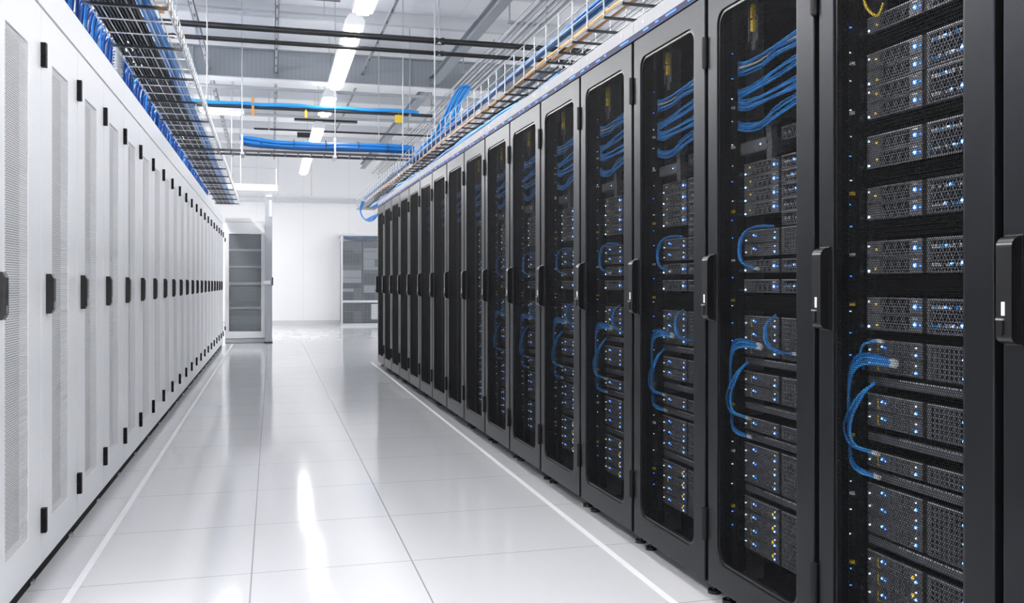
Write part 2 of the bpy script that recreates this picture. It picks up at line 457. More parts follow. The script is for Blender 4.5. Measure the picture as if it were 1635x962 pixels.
def place_shelf(n, z, idx, sparkle=True):
    r = BLACK[n]; o = link('rack_shelf', sh, None, in_rack(r, (0, DEPTH+.004, z)), r.rotation_euler[2])
    tag(o, 'dark shelf plate with edge glints, %s from top in %s' % (ORD1[idx], RN(n)), 'shelf', 'shelves in '+RN(n))
    if sparkle: link('glint_strip', edge_me, o)
def blank_mesh(h):
    mb = MB().box(-.225, .225, .01, .02, 0, h)
    k = max(2, int(h/.0095)); st = h/k
    for i in range(k): mb.box(-.222, .222, 0, .01, i*st+st*.2, i*st+st*.62)
    return mb.mesh('blanking_panel', M['black_mesh'])
def place_blank(n, z0, z1, idx):
    key = ('blank', round(z1-z0, 4))
    if key not in CACHE: CACHE[key] = blank_mesh(z1-z0)
    r = BLACK[n]; o = link('blanking_panel', CACHE[key], None, in_rack(r, (0, DEPTH+.012, z0)), r.rotation_euler[2])
    tag(o, 'black slotted blanking panel, %s from top in %s' % (ORD1[idx], RN(n)), 'blanking panel', 'blanking panels in '+RN(n))

STY = {('hole', 1): 'slim grey round-holed server', ('hole', 2): 'double-height grey round-holed server', ('half', 1): 'half-width grey server at right',
       ('grid', 1): 'slim black grid-fronted server', ('grid', 2): 'double-height black grid-fronted server',
       ('grid', 3): 'triple-height black grid-fronted server', ('grid', 4): 'tall four-row black grid-fronted server'}
LOWER = [(.716, 'grid', 2, 'a'), (.608, 'grid', 1, 'a'), (.430, 'grid', 3, 'a'), (.204, 'grid', 4, 'amber')]
UP_A = [(1.774, 'hole', 1, 'a'), (1.631, 'hole', 2, 'a'), (1.541, 'hole', 2, 'b'), (1.409, 'hole', 2, 'c'), (1.271, 'hole', 2, 'd'),
        (1.125, 'hole', 2, 'b'), (.976, 'hole', 2, 'a'), (.862, 'grid', 2, 'a')]
UP_B = [(1.552, 'half', 1, 'a'), (1.462, 'hole', 1, 'b'), (1.417, 'hole', 1, 'c'), (1.372, 'hole', 1, 'd'), (1.327, 'hole', 1, 'e'),
        (1.284, 'half', 1, 'b'), (1.190, 'grid', 2, 'b'), (1.136, 'hole', 1, 'f'), (1.070, 'hole', 1, 'g'), (.860, 'grid', 3, 'b')]
SH_Z = (.828, .676, .575, .398)
for n in range(1, 9):
    rows = (UP_A if n == 1 else UP_B)+LOWER
    for i, (z, st, u, var) in enumerate(rows):
        place_server(n, z, st, u, var, '%s, %s from top in %s' % (STY[(st, u)], ORD1[i], RN(n)))
    for i, z in enumerate(SH_Z): place_shelf(n, z, i)
    gaps = [(1.722, 1.771), (1.500, 1.538), (1.364, 1.406), (1.222, 1.268), (1.070, 1.122), (.953, .972)] if n == 1 else [(1.62, 1.655), (1.005, 1.06)]
    for i, (a, b) in enumerate(gaps): place_blank(n, a, b, i)

# vertical power strips beside the servers
pm = MB().box(-.022, .022, 0, .03, 0, 1.86); om = MB(); yp = []
om.box(-.002, .008, -.001, .001, .05, 1.83)
for k in range(34): om.box(-.006, .012, -.003, .001, .05+k*.053, .078+k*.053)
rng = random.Random(3)
pd_body, pd_out = pm.mesh('strip_body', M['black_paint']), om.mesh('outlet_row', M['black_plastic'])
plugs = [MB().box(-.002, .008, -.014, -.003, z, z+.009).mesh('plug', M['yellow'] if rng.random() < .5 else M['plug']) for z in [.2+rng.random()*.06+k*.17 for k in range(9)]]
wl = [led(-.014+rng.random()*.004, .12+k*.07+rng.random()*.04, .0019, [rng.choice((M['led_white'], M['led_white'], M['led_blue']))], -.004) for k in range(24)]
for n in range(1, 8):
    r = BLACK[n]; o = empty('power_strip', in_rack(r, (-.204, DEPTH-.026, .12)), r.rotation_euler[2])
    o.location = in_rack(r, (-.2525, DEPTH-.02, .12))
    tag(o, 'vertical black power strip at the left inside %s' % RN(n), 'power strip', 'power strips in the black cabinets')
    link('strip_body', pd_body, o); link('outlet_row', pd_out, o)
    for me in plugs: link('plug', me, o)
    for me in wl: link('status_light', me, o)

# bracket with a yellow tag near the top of each cabled cabinet
bk = MB().box(-.02, .02, 0, .004, 0, .15).box(-.02, -.014, -.012, 0, 0, .15).box(-.012, .012, -.004, .004, -.03, 0).cyl((0, -.002, .135), (0, .002, .135), .008).mesh('bracket_plate', M['server_dark'])
yt = MB().box(-.006, .010, -.012, -.001, .03, .068).box(-.004, .008, -.014, -.001, .074, .112).cyl((.002, -.012, .112), (.002, -.002, .112), .009).mesh('yellow_tag', M['yellow'])
for n in range(2, 9):
    r = BLACK[n]; o = empty('cable_bracket', in_rack(r, (-.13, .075, 1.90)), r.rotation_euler[2])
    tag(o, 'grey bracket with yellow tag high inside %s' % RN(n), 'bracket', 'yellow tagged brackets')
    link('bracket_plate', bk, o); link('yellow_tag', yt, o)
    o = empty('cable_hanger', in_rack(r, (-.02, .07, 1.50)), r.rotation_euler[2])
    tag(o, 'curved grey support under the cable bundles in %s' % RN(n), 'bracket', 'grey cable support arms')
    if 'arm' not in CACHE:
        CACHE['arm'] = MB().prism([(-.02, 0), (.012, 0), (.014, .05), (.006, .10), (.03, .112), (.03, .128), (-.018, .126), (-.03, .11), (-.012, .05)], -.006, .014, 'y').cyl((.0, -.008, .112), (0, .016, .112), .012).mesh('cable_hanger', M['server_dark'])
        CACHE['arm2'] = MB().box(-.19, -.03, -.002, .09, .03, .072, c=.004).mesh('side_module', M['server_metal'])
    link('support_plate', CACHE['arm'], o); link('side_module', CACHE['arm2'], o)
    lm = CACHE.setdefault('armled', led(-.06, .052, .004, BL, -.002)); link('status_light', lm, o)

# blue patch cables ------------------------------------------------
def cable(n, name, key, build, mats, label, cat, group, plugpts=()):
    if key not in CACHE: CACHE[key] = build().mesh(name, mats)
    r = BLACK[n]
    o = link(name, CACHE[key], None, r.location[:], r.rotation_euler[2]); o.scale = (r.scale[0], 1, 1)
    tag(o, label, cat, group)
    for i, (p, d) in enumerate(plugpts):
        k2 = key+('plug', i)
        if k2 not in CACHE:
            p = Vector(p); d = Vector(d).normalized()
            CACHE[k2] = MB().cyl(p-d*.004, p+d*.018, .0052, 6, False).cyl(p-d*.014, p-d*.004, .0042, 6).mesh('connector', M['plug'])
        link('connector', CACHE[k2], o)
    return o
BUN = [  # (z at the far end, at the middle, at the near end, how many, name)
    (1.822, 1.816, 1.832, 6, 'topmost'), (1.738, 1.742, 1.768, 4, 'second highest'),
    (1.702, 1.688, 1.700, 5, 'third highest'), (1.630, 1.612, 1.652, 4, 'lowest')]
for n in range(2, 12):
    for bi, (za, zm, zb, cnt, nm) in enumerate(BUN):
        for k in range(cnt):
            rng = random.Random(bi*31+k)
            def build(bi=bi, k=k, cnt=cnt, za=za, zm=zm, zb=zb, rng=rng):
                o = (k-(cnt-1)/2)
                q = [(-.245, .085, za+o*.0085+.012), (-.205, .062, za+o*.0085), (-.13, .05+rng.uniform(-.006, .006), (za*.5+zm*.5)+o*.0078-.008),
                     (-.04, .046+rng.uniform(-.01, .008), zm+o*.0076-.004+rng.uniform(-.003, .003)), (.06, .046+rng.uniform(-.01, .006), (zm+zb)/2+o*.0075+rng.uniform(-.005, .005)),
                     (.17, .05, zb+.004+o*.0092), (.27, .058, zb+.02+o*.010)]
                return MB().tube(smooth_path(q, 7), .0040, 7)
            col = M['pale_cable'] if (bi, k) in ((0, 3),) else M['blue_light'] if (k+bi) % 2 else M['blue_cable']
            cable(n, 'patch_cable', ('bun', bi, k), build, col,
                  ('pale cable in the topmost blue bundle inside %s' % RN(n)) if col is M['pale_cable'] else
                  '%s blue cable in the %s bundle inside %s' % ('bright' if col is M['blue_light'] else 'deep', nm, RN(n)), 'cable',
                  'blue cables of the %s bundle in %s' % (nm, RN(n)))
def loop(n, key, pts, cnt, label, spread=(.0, .0, .0105), pd=None):
    for k in range(cnt):
        o = k-(cnt-1)/2
        def build(o=o):
            m_ = len(pts)-1
            q = [(p[0]+o*spread[0]*math.sin(PI*i/m_), p[1]+o*spread[1]-.004*abs(o), p[2]+o*spread[2]*(.45+.55*math.sin(PI*i/m_))) for i, p in enumerate(pts)]
            return MB().tube(smooth_path(q, 7), .0040, 7)
        e = pts[-1]
        cable(n, 'patch_cable', ('loop', key, k), build, M['blue_light'] if k % 2 == 0 else M['blue_cable'], label % RN(n), 'cable', label % RN(n),
              [((e[0], e[1]-.004*abs(o), e[2]+o*spread[2]*.45), (1, 0, -.05))])
LOOPA = [(-.262, .085, .60), (-.266, .07, .72), (-.25, .06, .835), (-.205, .05, .888), (-.15, .05, .902), (-.092, .07, .896)]
LOOPB = [(-.165, .075, .838), (-.205, .062, .80), (-.240, .052, .74), (-.248, .05, .70), (-.225, .052, .664), (-.165, .07, .652)]
LOOPC = [(-.266, .09, .70), (-.262, .066, .65), (-.235, .056, .612), (-.20, .056, .598), (-.165, .074, .590)]
LOOPS = [(-.225, .08, .868), (-.218, .066, .905), (-.195, .06, .937), (-.155, .075, .948)]
LOOPD = [(-.02, .082, 1.282), (-.09, .06, 1.284), (-.150, .05, 1.265), (-.176, .048, 1.215), (-.160, .05, 1.170), (-.11, .07, 1.148)]
LOOPE = [(-.005, .08, 1.0), (-.022, .06, .975), (-.02, .05, .935), (.0, .052, .902), (.05, .06, .886), (.095, .078, .884)]
for n in range(1, 8):
    loop(n, 'a', LOOPA, 4, 'blue cable in the arching cable fan inside %s')
    loop(n, 'b', LOOPB, 3, 'blue cable in the low C-shaped loop inside %s', (.014, 0, .002))
    loop(n, 'c', LOOPC, 2, 'blue cable curving below the low C-shaped loop in %s')
    if n == 1: loop(n, 's', LOOPS, 1, 'short blue hook of cable above the fan in %s')
    else:
        loop(n, 'd', LOOPD, 2, 'blue cable in the upper C-shaped loop inside %s', (.014, 0, .002))
        loop(n, 'e', LOOPE, 2, 'blue cable hanging before the middle server of %s', (.014, 0, .002))
yc = MB().tube(smooth_path([(-.20, .06, 1.90), (-.19, .055, 1.86), (-.165, .05, 1.822), (-.14, .06, 1.80), (-.13, .07, 1.83)], 6), .004)
tag(solid('yellow_cable', yc, M['yellow'], None, BLACK[1].location[:], BLACK[1].rotation_euler[2]), 'short yellow cable loop above the topmost server of %s' % RN(1), 'cable')

# ------------------------------------------------------------------ white cabinets on the left
XL = -.8295; PL = .641
def yl(n): return 3.687+PL*n            # seam between cabinet n and n + 1
WL = PL
wd_me = frame_mesh('door', (-WL/2+.002, WL/2-.002, .055, 2.125), (-.150, .132, .20, 1.948), 0, 0, .03, M['white_paint'])
wm_me = hex_plate('door_mesh', -.150, .132, .202, 1.946, .0090, .72, .0004, M['white_paint'])
mb = MB().box(-WL/2+.001, -WL/2+.02, .032, 1.05, .06, 2.12).box(WL/2-.02, WL/2-.001, .032, 1.05, .06, 2.12).box(-WL/2+.02, WL/2-.02, .06, .08, .07, 2.11)  # last box is a dark sheet behind the holes, for interior shade
mb.box(-WL/2+.02, WL/2-.02, .08, 1.05, 2.10, 2.12).box(-WL/2+.02, WL/2-.02, .05, 1.05, .06, .08)
wc_me = mb.mesh('cabinet', M['shaded_inside'])
wp_me = MB().box(-WL/2, WL/2, .02, .10, 0, .052).mesh('shadow_plinth', M['dark_inside'])  # black block standing in for the shadow gap under the doors
wt_me = MB().box(-WL/2+.0008, WL/2-.0008, -.002, .02, 2.134, 2.268).box(-WL/2+.0008, WL/2-.0008, .02, 1.05, 2.134, 2.268).mesh('top_panel', M['white_paint'])
wh_me = MB().prism([(0, .985), (-.018, .985), (-.027, 1.003), (-.027, 1.118), (-.018, 1.136), (0, 1.136)], -.252, -.216).mesh('handle', M['black_plastic'])
wk_me = MB().box(-.238, -.232, -.0285, -.0265, 1.005, 1.03).mesh('lock', M['steel'])
def whinge(z): return MB().box(WL/2-.012, WL/2+.014, -.018, .002, z, z+.042).box(WL/2-.012, WL/2+.014, -.018, .002, z+.044, z+.09).mesh('hinge', M['matte_black'])
wh1, wh2 = whinge(1.905), whinge(.173)
wf_me = MB().cyl((.27, .03, 0), (.27, .03, .012), .024, 12).cyl((.27, .03, .012), (.27, .03, .055), .009, 8).mesh('foot', M['steel'])
WHITE = []
for n in range(21):
    yc_ = yl(n)-PL/2
    r = empty('server_cabinet', (XL, yc_, 0), PI/2); WHITE.append(r)
    tag(r, ('white perforated-door cabinet cut by the left edge, nearest of the white row' if n == 0 else
            'last white perforated-door cabinet at the far end of the left row' if n == 20 else
            'white perforated-door cabinet, %s from the camera in the left row' % ORD1[n]), 'server cabinet', 'white server cabinets')
    link('cabinet', wc_me, r); link('shadow_plinth', wp_me, r)
    d = bevel(link('door', wd_me, r), .002); link('door_mesh', wm_me, d, (0, .002, 0))
    h = bevel(link('handle', wh_me, r), .003); link('lock', wk_me, h)
    for me in (wh1, wh2): link('hinge', me, r)
    link('top_panel', wt_me, r); link('foot', wf_me, r)

# ------------------------------------------------------------------ overhead on the left: wire tray with cables
LT = (-.548, 3.0, 2.62); LT_RZ = .0045; LT_LEN = 15.3; LT_W = .405
r = empty('cable_tray', LT, LT_RZ)
tag(r, 'long wire cable tray full of black and blue cables above the white cabinets', 'cable tray')
mb = MB()
for x in (0, -.055, -.125, -.20, -.265, -.345, -LT_W): mb.cyl((x, 0, 0), (x, LT_LEN, 0), .0044, 6)
y = .17
k = 0
bars = []
while y < LT_LEN:
    if k % 3 == 1: bars.append(y)
    else: mb.cyl((0, y, -.005), (-LT_W, y, -.005), .0050, 6)
    y += .299; k += 1
solid('base_wires', mb, M['wire'], r)
bar_me = MB().box(-LT_W-.02, .005, -.011, .011, -.020, -.004).mesh('support_bar', M['dark_bar'])
for y in bars: link('support_bar', bar_me, r, (0, y, 0))
for nm, x in (('side_wall', 0), ('side_wall', -LT_W)):
    mb = MB()
    for z in (.06, .12): mb.cyl((x, 0, z), (x, LT_LEN, z), .0036, 6)
    y = .02
    while y < LT_LEN: mb.cyl((x, y, 0), (x, y, .12), .003, 5); y += .15
    if x == 0: mb.cyl((x+.002, 0, .004), (x+.002, LT_LEN, .004), .0055, 6, mi=1)
    solid(nm, mb, [M['wire'], M['dark_bar']], r)
# cables inside the tray
def run(name, x0, z, rr, m, label, cat, group, seed, base, rz, length, wob=.006, y0=0., n=6):
    rng = random.Random(seed); q = []; y = y0; ph = rng.random()*6
    while y < y0+length:
        q.append((x0+wob*math.sin(y*1.7+ph)+rng.uniform(-wob, wob)*.4, y, z+abs(rng.gauss(0, wob*.35)))); y += .42
    o = solid(name, MB().tube(smooth_path(q, 4), rr, n), m, None, base, rz)
    return tag(o, label, cat, group)
for i in range(23):
    run('power_cable', -LT_W+.014+i*.0102, .012+(.010 if i % 2 else 0), .0082, M['black_cable'], 'black cable lying in the left wire tray above the white cabinets', 'cable', 'black cables in the left tray', i, LT, LT_RZ, LT_LEN+.2, .0016)
for i in range(10):
    run('data_cable', -.148+(i % 6)*.0130, .012+(i//6)*.012, .0074, M['blue_light'] if i % 3 == 1 else M['blue_cable'], ('bright' if i % 3 == 1 else 'deep')+' blue cable lying beside the black cables in the left wire tray', 'cable',
        'blue cables in the left tray', 40+i, LT, LT_RZ, LT_LEN+.2, .004)
run('fibre_cable', -.012, .055, .006, M['orange_cable'], 'thin orange cable along the aisle side of the left wire tray', 'cable', None, 77, LT, LT_RZ, LT_LEN, .004)
for i, (y, x) in enumerate(((2.05, -.075), (2.1, -.04), (2.38, -.055))):
    tag(link('cable_clip', CACHE.setdefault('clip', MB().box(-.018, .018, -.05, .05, 0, .022, c=.004).mesh('cable_clip', M['orange_cable'])), None,
             (LT[0]+x, LT[1]+y, LT[2]+.006)), 'orange cable clip lying on the left wire tray beside the blue cables', 'clip', 'orange clips on the left tray')
# blue cables dropping from the tray to the cabinet tops
drops = []
for v in range(6):
    rng = random.Random(100+v)
    q = [(.075, 0, .42), (.02, rng.uniform(-.02, .02), .455), (-.03, rng.uniform(-.03, .03), .40), (-.045, rng.uniform(-.03, .03), .26), (-.055+rng.uniform(-.02, .02), rng.uniform(-.04, .04), .11), (-.06, 0, .003)]
    drops.append(MB().tube(smooth_path(q, 6), .0082, 6).mesh('drop_cable', [M['blue_deep'], M['blue_cable'], M['blue_deep'], M['blue_deep'], M['blue_deep'], M['blue_deep']][v]))
rng = random.Random(11); y = 4.35; k = 0
while y < 16.4 and k < 285:
    gap = (7.0 < y < 7.12) or (7.95 < y < 8.1) or (9.0 < y < 9.08) or (rng.random() < .025)
    if not gap:
        for lay in range(2):
            o = link('drop_cable', drops[rng.randrange(6)], None, (-.972-.045*lay-.0045*(y-3)+rng.uniform(-.012, .012), y+rng.uniform(-.02, .02), 2.268))
            tag(o, 'dark blue cable dropping from the left tray onto the white cabinet tops', 'cable', 'blue cables dropping to the white cabinets'); k += 1
    y += rng.uniform(.055, .095) if y < 9 else rng.uniform(.08, .16)
hose = MB()
q = smooth_path([(-1.0, 6.52, 2.74), (-1.0, 6.54, 2.6), (-1.01, 6.55, 2.45), (-1.02, 6.56, 2.269)], 14)
for i in range(len(q)-1):
    hose.cyl(q[i], q[i+1], .034 if i % 2 else .029, 12)
tag(solid('corrugated_hose', hose, mat('hose_grey', (.45, .47, .49), .4), None), 'grey corrugated hose standing on a white cabinet among the blue cables', 'hose')

# ------------------------------------------------------------------ overhead on the right: wire ladder tray
RT = (1.515+.0105*1.0, 2.841-1.0, 2.352); RT_LEN = 13.6
r = empty('cable_tray', RT, THR)
tag(r, 'wire cable tray with tall side rails and orange cables above the black cabinets', 'cable tray')
mb = MB()
for x in (0, .05, .10, .16, .22, .30): mb.cyl((x, 0, 0), (x, RT_LEN, 0), .0034, 6)
solid('base_wires', mb, M['wire'], r)
for x in (0, .30):
    mb = MB()
    for z in (.0, .075, .13, .20): mb.cyl((x, 0, z), (x, RT_LEN, z), .0036, 6)
    y = .12
    while y < RT_LEN: mb.cyl((x, y, 0), (x, y, .20), .0042, 6); y += .222
    solid('side_rail', mb, mat('rail_zinc', (.34, .36, .38), .4, metal=.5), r)
cb = MB().box(-.003, .30, -.010, .010, -.012, -.003).mesh('support_bar', M['dark_bar'])
y = .12
while y < RT_LEN: link('support_bar', cb, r, (0, y, 0)); y += .222
for i in range(3):
    run('fibre_cable', .022+i*.017, .014+(i == 1)*.016, .0085, M['orange_cable'], 'orange cable lying in the right wire tray next to its side rail', 'cable', 'orange cables in the right tray', 200+i, RT, THR, 11.5, .012)
for i in range(4):
    run('data_cable', .018+i*.014, .088+(i % 2)*.022, .0105, M['blue_cable'], 'dark blue cable strapped along the upper side rail of the right wire tray', 'cable', 'blue cables on the right tray rail', 220+i, RT, THR, 13., .006)
for i in range(6):
    run('power_cable', .11+i*.022, .012, .008, M['black_cable'] if i % 3 else M['grey_paint'], ('black' if i % 3 else 'grey')+' cable lying in the right wire tray beyond the orange ones', 'cable', 'black and grey cables in the right tray', 240+i, RT, THR, 10.5, .02, 3.2)
for i in range(5):
    run('data_cable', -.004+i*.022, -.135+(i % 2)*.02, .0125, M['blue_light'] if i % 2 else M['blue_cable'], ('bright' if i % 2 else 'deep')+' blue cable lying on top of the black cabinets under the wire tray', 'cable', 'blue cables on the black cabinet tops', 260+i, RT, THR, 9.0, .018, 2.75)

# blue cables cascading down to the right tray
for i in range(6):
    rng = random.Random(300+i); o = (i-2.5)*.022
    q = [(1.98+o*.3, 9.15+o, 3.15), (1.93+o, 9.15, 3.12), (1.85+o, 9.2, 2.98), (1.80+o, 9.25, 2.85+rng.uniform(-.03, .03)), (1.70+o, 9.4, 2.66), (1.58+o, 9.6, 2.52), (1.52+o*.6, 9.9, 2.43)]
    tag(solid('data_cable', MB().tube(smooth_path(q, 6), .014, 6), M['blue_light'] if i % 2 else M['blue_cable']), ('bright' if i % 2 else 'deep')+' blue cable cascading from the ceiling conduits into the right wire tray', 'cable', 'blue cables cascading into the right tray')
for i in range(3):
    q = [(1.36+i*.02, 14.2, 2.38), (1.33, 14.1, 2.22), (1.38, 13.9, 2.08), (1.47, 13.7, 2.05+i*.03), (1.55, 13.5, 2.15)]
    tag(solid('data_cable', MB().tube(smooth_path(q, 6), .012, 6), M['blue_cable']), 'blue cable drooping off the far end of the right wire tray', 'cable', 'drooping blue cables at the far end')

# ------------------------------------------------------------------ tray and bundle that cross the aisle
r = empty('crossing_tray', (0, 10.93, 2.615)); tag(r, 'dark cable tray crossing the aisle overhead with a thick blue bundle on it', 'cable tray')
solid('side_rail', MB().box(-.82, 1.86, -.16, -.150, -.005, .022), M['dark_bar'], r)
solid('side_rail', MB().box(-.82, 1.86, .150, .16, -.005, .022), M['dark_bar'], r)
rung = MB().cyl((0, -.15, .0), (0, .15, .0), .009, 6).mesh('rung', M['dark_bar'])
for i in range(18): link('rung', rung, r, (-.75+i*.15, 0, 0))
mbp = MB()
for x in (-.33, .72): mbp.cyl((x, -.165, -.02), (x, -.165, .19), .014, 8).cyl((x, .165, -.02), (x, .165, .19), .014, 8).box(x-.02, x+.02, -.17, .17, -.03, -.012)
solid('bracket', mbp, M['steel'], r)
for i in range(8):
    a, b = i % 4, i//4; rng = random.Random(400+i)
    q = [(-.34+rng.uniform(-.02, .03), 10.93-.075+a*.05, 2.728+b*.04+.018), (-.2, 10.93-.08+a*.052, 2.722+b*.045+rng.uniform(.0, .012))]
    for k in range(7): q.append((.05+k*.27, 10.93-.07+a*.047+rng.uniform(-.008, .008), 2.706+b*.036+rng.uniform(0, .010)-.006*math.sin(k)))
    tag(solid('data_cable', MB().tube(smooth_path(q, 5), .0275, 8), M['blue_light'] if i in (5, 6) else M['blue_cable']), ('bright' if i in (5, 6) else 'deep')+' blue cable of the thick bundle on the tray crossing the aisle', 'cable', 'thick blue bundle over the aisle')
for i, x in enumerate((-.12, .25, .62, 1.0, 1.35)):
    tag(link('cable_tie', CACHE.setdefault('tie', MB().tube([(0, math.cos(2*PI*k/20)*.112, math.sin(2*PI*k/20)*.058) for k in range(21)], .005, 5).mesh('cable_tie', M['dark_bar'])), None, (x, 10.93, 2.742)),
        'dark tie around the thick blue bundle over the aisle', 'cable tie', 'ties on the thick blue bundle')

# ------------------------------------------------------------------ pipes, beam, channels and conduits under the ceiling
def pipe_x(name, y, z, rr, x0, x1, m, label, cat, group=None, couple=()):
    mb = MB().cyl((x0, 0, 0), (x1, 0, 0), rr, 10)
    o = solid(name, mb, m, None, (0, y, z)); tag(o, label, cat, group)
    hx = couple or (x0+.3, x1-.3)
    if y > 12 or z > 4: hx = (max(x0, -2.6)+.25, min(x1, 4.)-.3)
    for x in hx: solid('hanger', MB().cyl((x, 0, 0), (x, 0, ZC-z), .005, 6).cyl((x, 0, -rr*1.1), (x, 0, rr*1.1), rr*1.12, 8), M['grey_paint'], o)
    for x in couple: solid('coupling', MB().cyl((x-.05, 0, 0), (x+.05, 0, 0), rr*1.25, 10), m, o)
    return o
pipe_x('ceiling_pipe', 8.80, 3.50, .030, -3.3, 5.1, M['black_pipe'], 'nearer and thicker of the two black pipes crossing under the ceiling', 'pipe', None, (-1.2, 1.6))
pipe_x('ceiling_pipe', 9.35, 3.52, .023, -3.3, 5.1, M['black_pipe'], 'farther and thinner of the two black pipes crossing under the ceiling', 'pipe', None, (-.9, 1.7))
pipe_x('conduit', 12.45, 3.70, .024, -3.3, 5.1, M['grey_paint'], 'dark grey conduit crossing just beyond the deep grey beam, above the blue cable', 'conduit')
pipe_x('conduit', 14.3, 3.68, .024, -3.3, 5.1, M['grey_paint'], 'grey conduit crossing under the ceiling just beyond the blue ceiling cable', 'conduit')
pipe_x('conduit', 16.2, 3.78, .018, -.3, 3.9, M['dark_bar'], 'thin dark conduit crossing the aisle above the thick blue bundle', 'conduit')
pipe_x('conduit', 10.9, 4.28, .014, -1.9, .9, M['grey_paint'], 'short thin grey conduit under the ceiling before the deep beam', 'conduit')
o = pipe_x('conduit', 11.75, 3.31, .022, -3.3, 2.05, M['dark_bar'], 'dark conduit crossing the aisle with a blue cable wound along it', 'conduit')
for x, w, h, nm in ((1.60, .10, .085, 'yellow_tag'), (.42, .035, .075, 'yellow_tag')):
    tag(solid(nm, MB().box(x-w/2, x+w/2, -.034, -.024, -.03-h, -.015).tube([(x, .026*math.cos(a*PI/5), .026*math.sin(a*PI/5)) for a in range(11)], .004, 5), M['yellow'], o), 'yellow tag hanging on the dark conduit')
tag(solid('orange_tag', MB().box(-.245, -.215, -.034, -.026, -.11, .12), M['orange_cable'], o), 'upright orange strip on the dark conduit')
q = [(-3.2+i*.22, 11.72+.02*math.sin(i*1.1), 3.345+.006*math.sin(i*2.1)) for i in range(24)]
tag(solid('data_cable', MB().tube(smooth_path(q, 4), .024, 7), M['blue_light']), 'blue cable running along the dark conduit across the ceiling', 'cable')

# deep grey beam, its bottom flange painted white for the light on it
o = solid('ceiling_beam', MB().box(X0, X1, -.02, .02, 0, .40), panel_mat('beam_ribs', (.33, .36, .39), .06, 30., (0, 2), .5), None, (0, 13.1, 3.96))
tag(o, 'deep grey ribbed beam crossing under the ceiling behind the black pipes', 'beam')
solid('top_flange', MB().box(X0, X1, -.09, .09, .40, .415), M['beam_grey'], o)
solid('lit_flange', MB().box(X0, X1, -.10, .14, -.018, 0), M['white_matte'], o)
st = MB()
for x in (-2.4, -1.05, .05, 1.95, 3.4, 4.6): st.box(x-.012, x+.012, -.06, -.02, 0, .40)
solid('stiffener', st, M['beam_grey'], o)
# purlins
def channel(y, z, h, m): return MB().box(X0, X1, -.01, .01, 0, h).box(X0, X1, -.01, .07, 0, .012).box(X0, X1, -.01, .07, h-.012, h)
PUR = [6.4, 7.6, 8.5, 9.9, 11.3, 14.7, 16.3, 17.9, 19.6, 21.3, 22.9]
for i, y in enumerate(PUR):
    o = link('purlin', CACHE.setdefault('pur', channel(0, 0, .16, None).mesh('purlin', mat('purlin_grey', (.60, .62, .65), .4, metal=.2))), None, (0, y, ZC-.16))
    tag(o, 'pale grey channel crossing under the ceiling, %s from the camera' % ORD1[i], 'ceiling channel', 'pale grey channels under the ceiling')
# lengthwise struts
def strut(name, x, z, y0, y1, w, h, m, label, cat, rz=0.):
    mb = MB().box(-w/2, w/2, 0, y1-y0, 0, .006).box(-w/2, -w/2+.006, 0, y1-y0, 0, h).box(w/2-.006, w/2, 0, y1-y0, 0, h)
    y = .3
    while y < y1-y0: mb.box(-w*.2, w*.2, y, y+.12, -.0015, 0, 1); y += .45
    return tag(solid(name, mb, [m, M['dark_bar']], None, (x, y0, z), rz), label, cat)
strut('ceiling_strut', -.80, 4.05, 6.5, 22., .055, .05, M['grey_paint'], 'slotted grey strut along the ceiling next to the left wire tray', 'strut', .006)
strut('ceiling_strut', .055, 4.05, 5.5, 22., .042, .04, M['grey_paint'], 'slotted grey strut along the middle of the ceiling left of the lamps', 'strut')
strut('ceiling_strut', 1.32, 4.10, 5.5, 18., .03, .03, M['grey_paint'], 'thin slotted strut along the ceiling right of the lamp row', 'strut', .008)
o = solid('ceiling_joist', MB().box(-.06, .06, 0, 18., 0, .012).box(-.06, .06, 0, 18., .11, .122).box(-.006, .006, 0, 18., .012, .11), M['beam_grey'], None, (2.36, 5., 4.0), .008)
tag(o, 'dark grey joist along the ceiling left of the conduit bundle', 'joist')
for i in range(6):
    o = solid('conduit', MB().cyl((0, 0, 0), (0, 19., 0), .016, 8), M['grey_paint'] if i % 2 else M['steel'], None, (2.62+i*.062, 4.5, 3.95), .008)
    tag(o, '%s parallel conduit from the left in the bundle along the ceiling' % ORD1[i], 'conduit', 'parallel conduits along the ceiling')
for i, y in enumerate((7.2, 9.6, 12., 14.4, 16.8, 19.2)):
    o = link('conduit_bracket', CACHE.setdefault('cbr', MB().box(-.04, .44, -.02, .02, .017, .045).box(-.03, -.015, -.01, .01, .04, .5).box(.40, .415, -.01, .01, .04, .5).mesh('conduit_bracket', M['grey_paint'])), None, (2.60-.008*(y-4.5), y, 3.95))
    tag(o, 'grey hanger holding the ceiling conduit bundle, %s from the camera' % ORD1[i], 'bracket', 'hangers of the conduit bundle')
# dark vents and a suspended tray piece seen between the channels
for i, (x0, x1, y, z, h) in enumerate(((.02, .75, 10.35, 4.30, .10), (.35, 1.35, 14.9, 3.72, .055), (.45, .85, 17.0, 3.78, .09), (-.75, .05, 9.2, 4.36, .06))):
    o = empty('ceiling_vent', (0, y, z)); tag(o, ['dark slot vent high under the ceiling left of the lamp row', 'long black slot box under the ceiling beside the third lamp', 'short dark slot box under the ceiling beside the far lamps', 'dark slot vent at the top of the photo above the black pipes'][i], 'vent')
    solid('vent_box', MB().box(x0, x1, -.05, .05, 0, h), M['dark_bar'], o)
    solid('vent_rim', MB().box(x0-.01, x1+.01, -.055, -.048, -.008, .0).box(x0-.01, x1+.01, -.055, -.048, h, h+.008), M['grey_paint'], o)
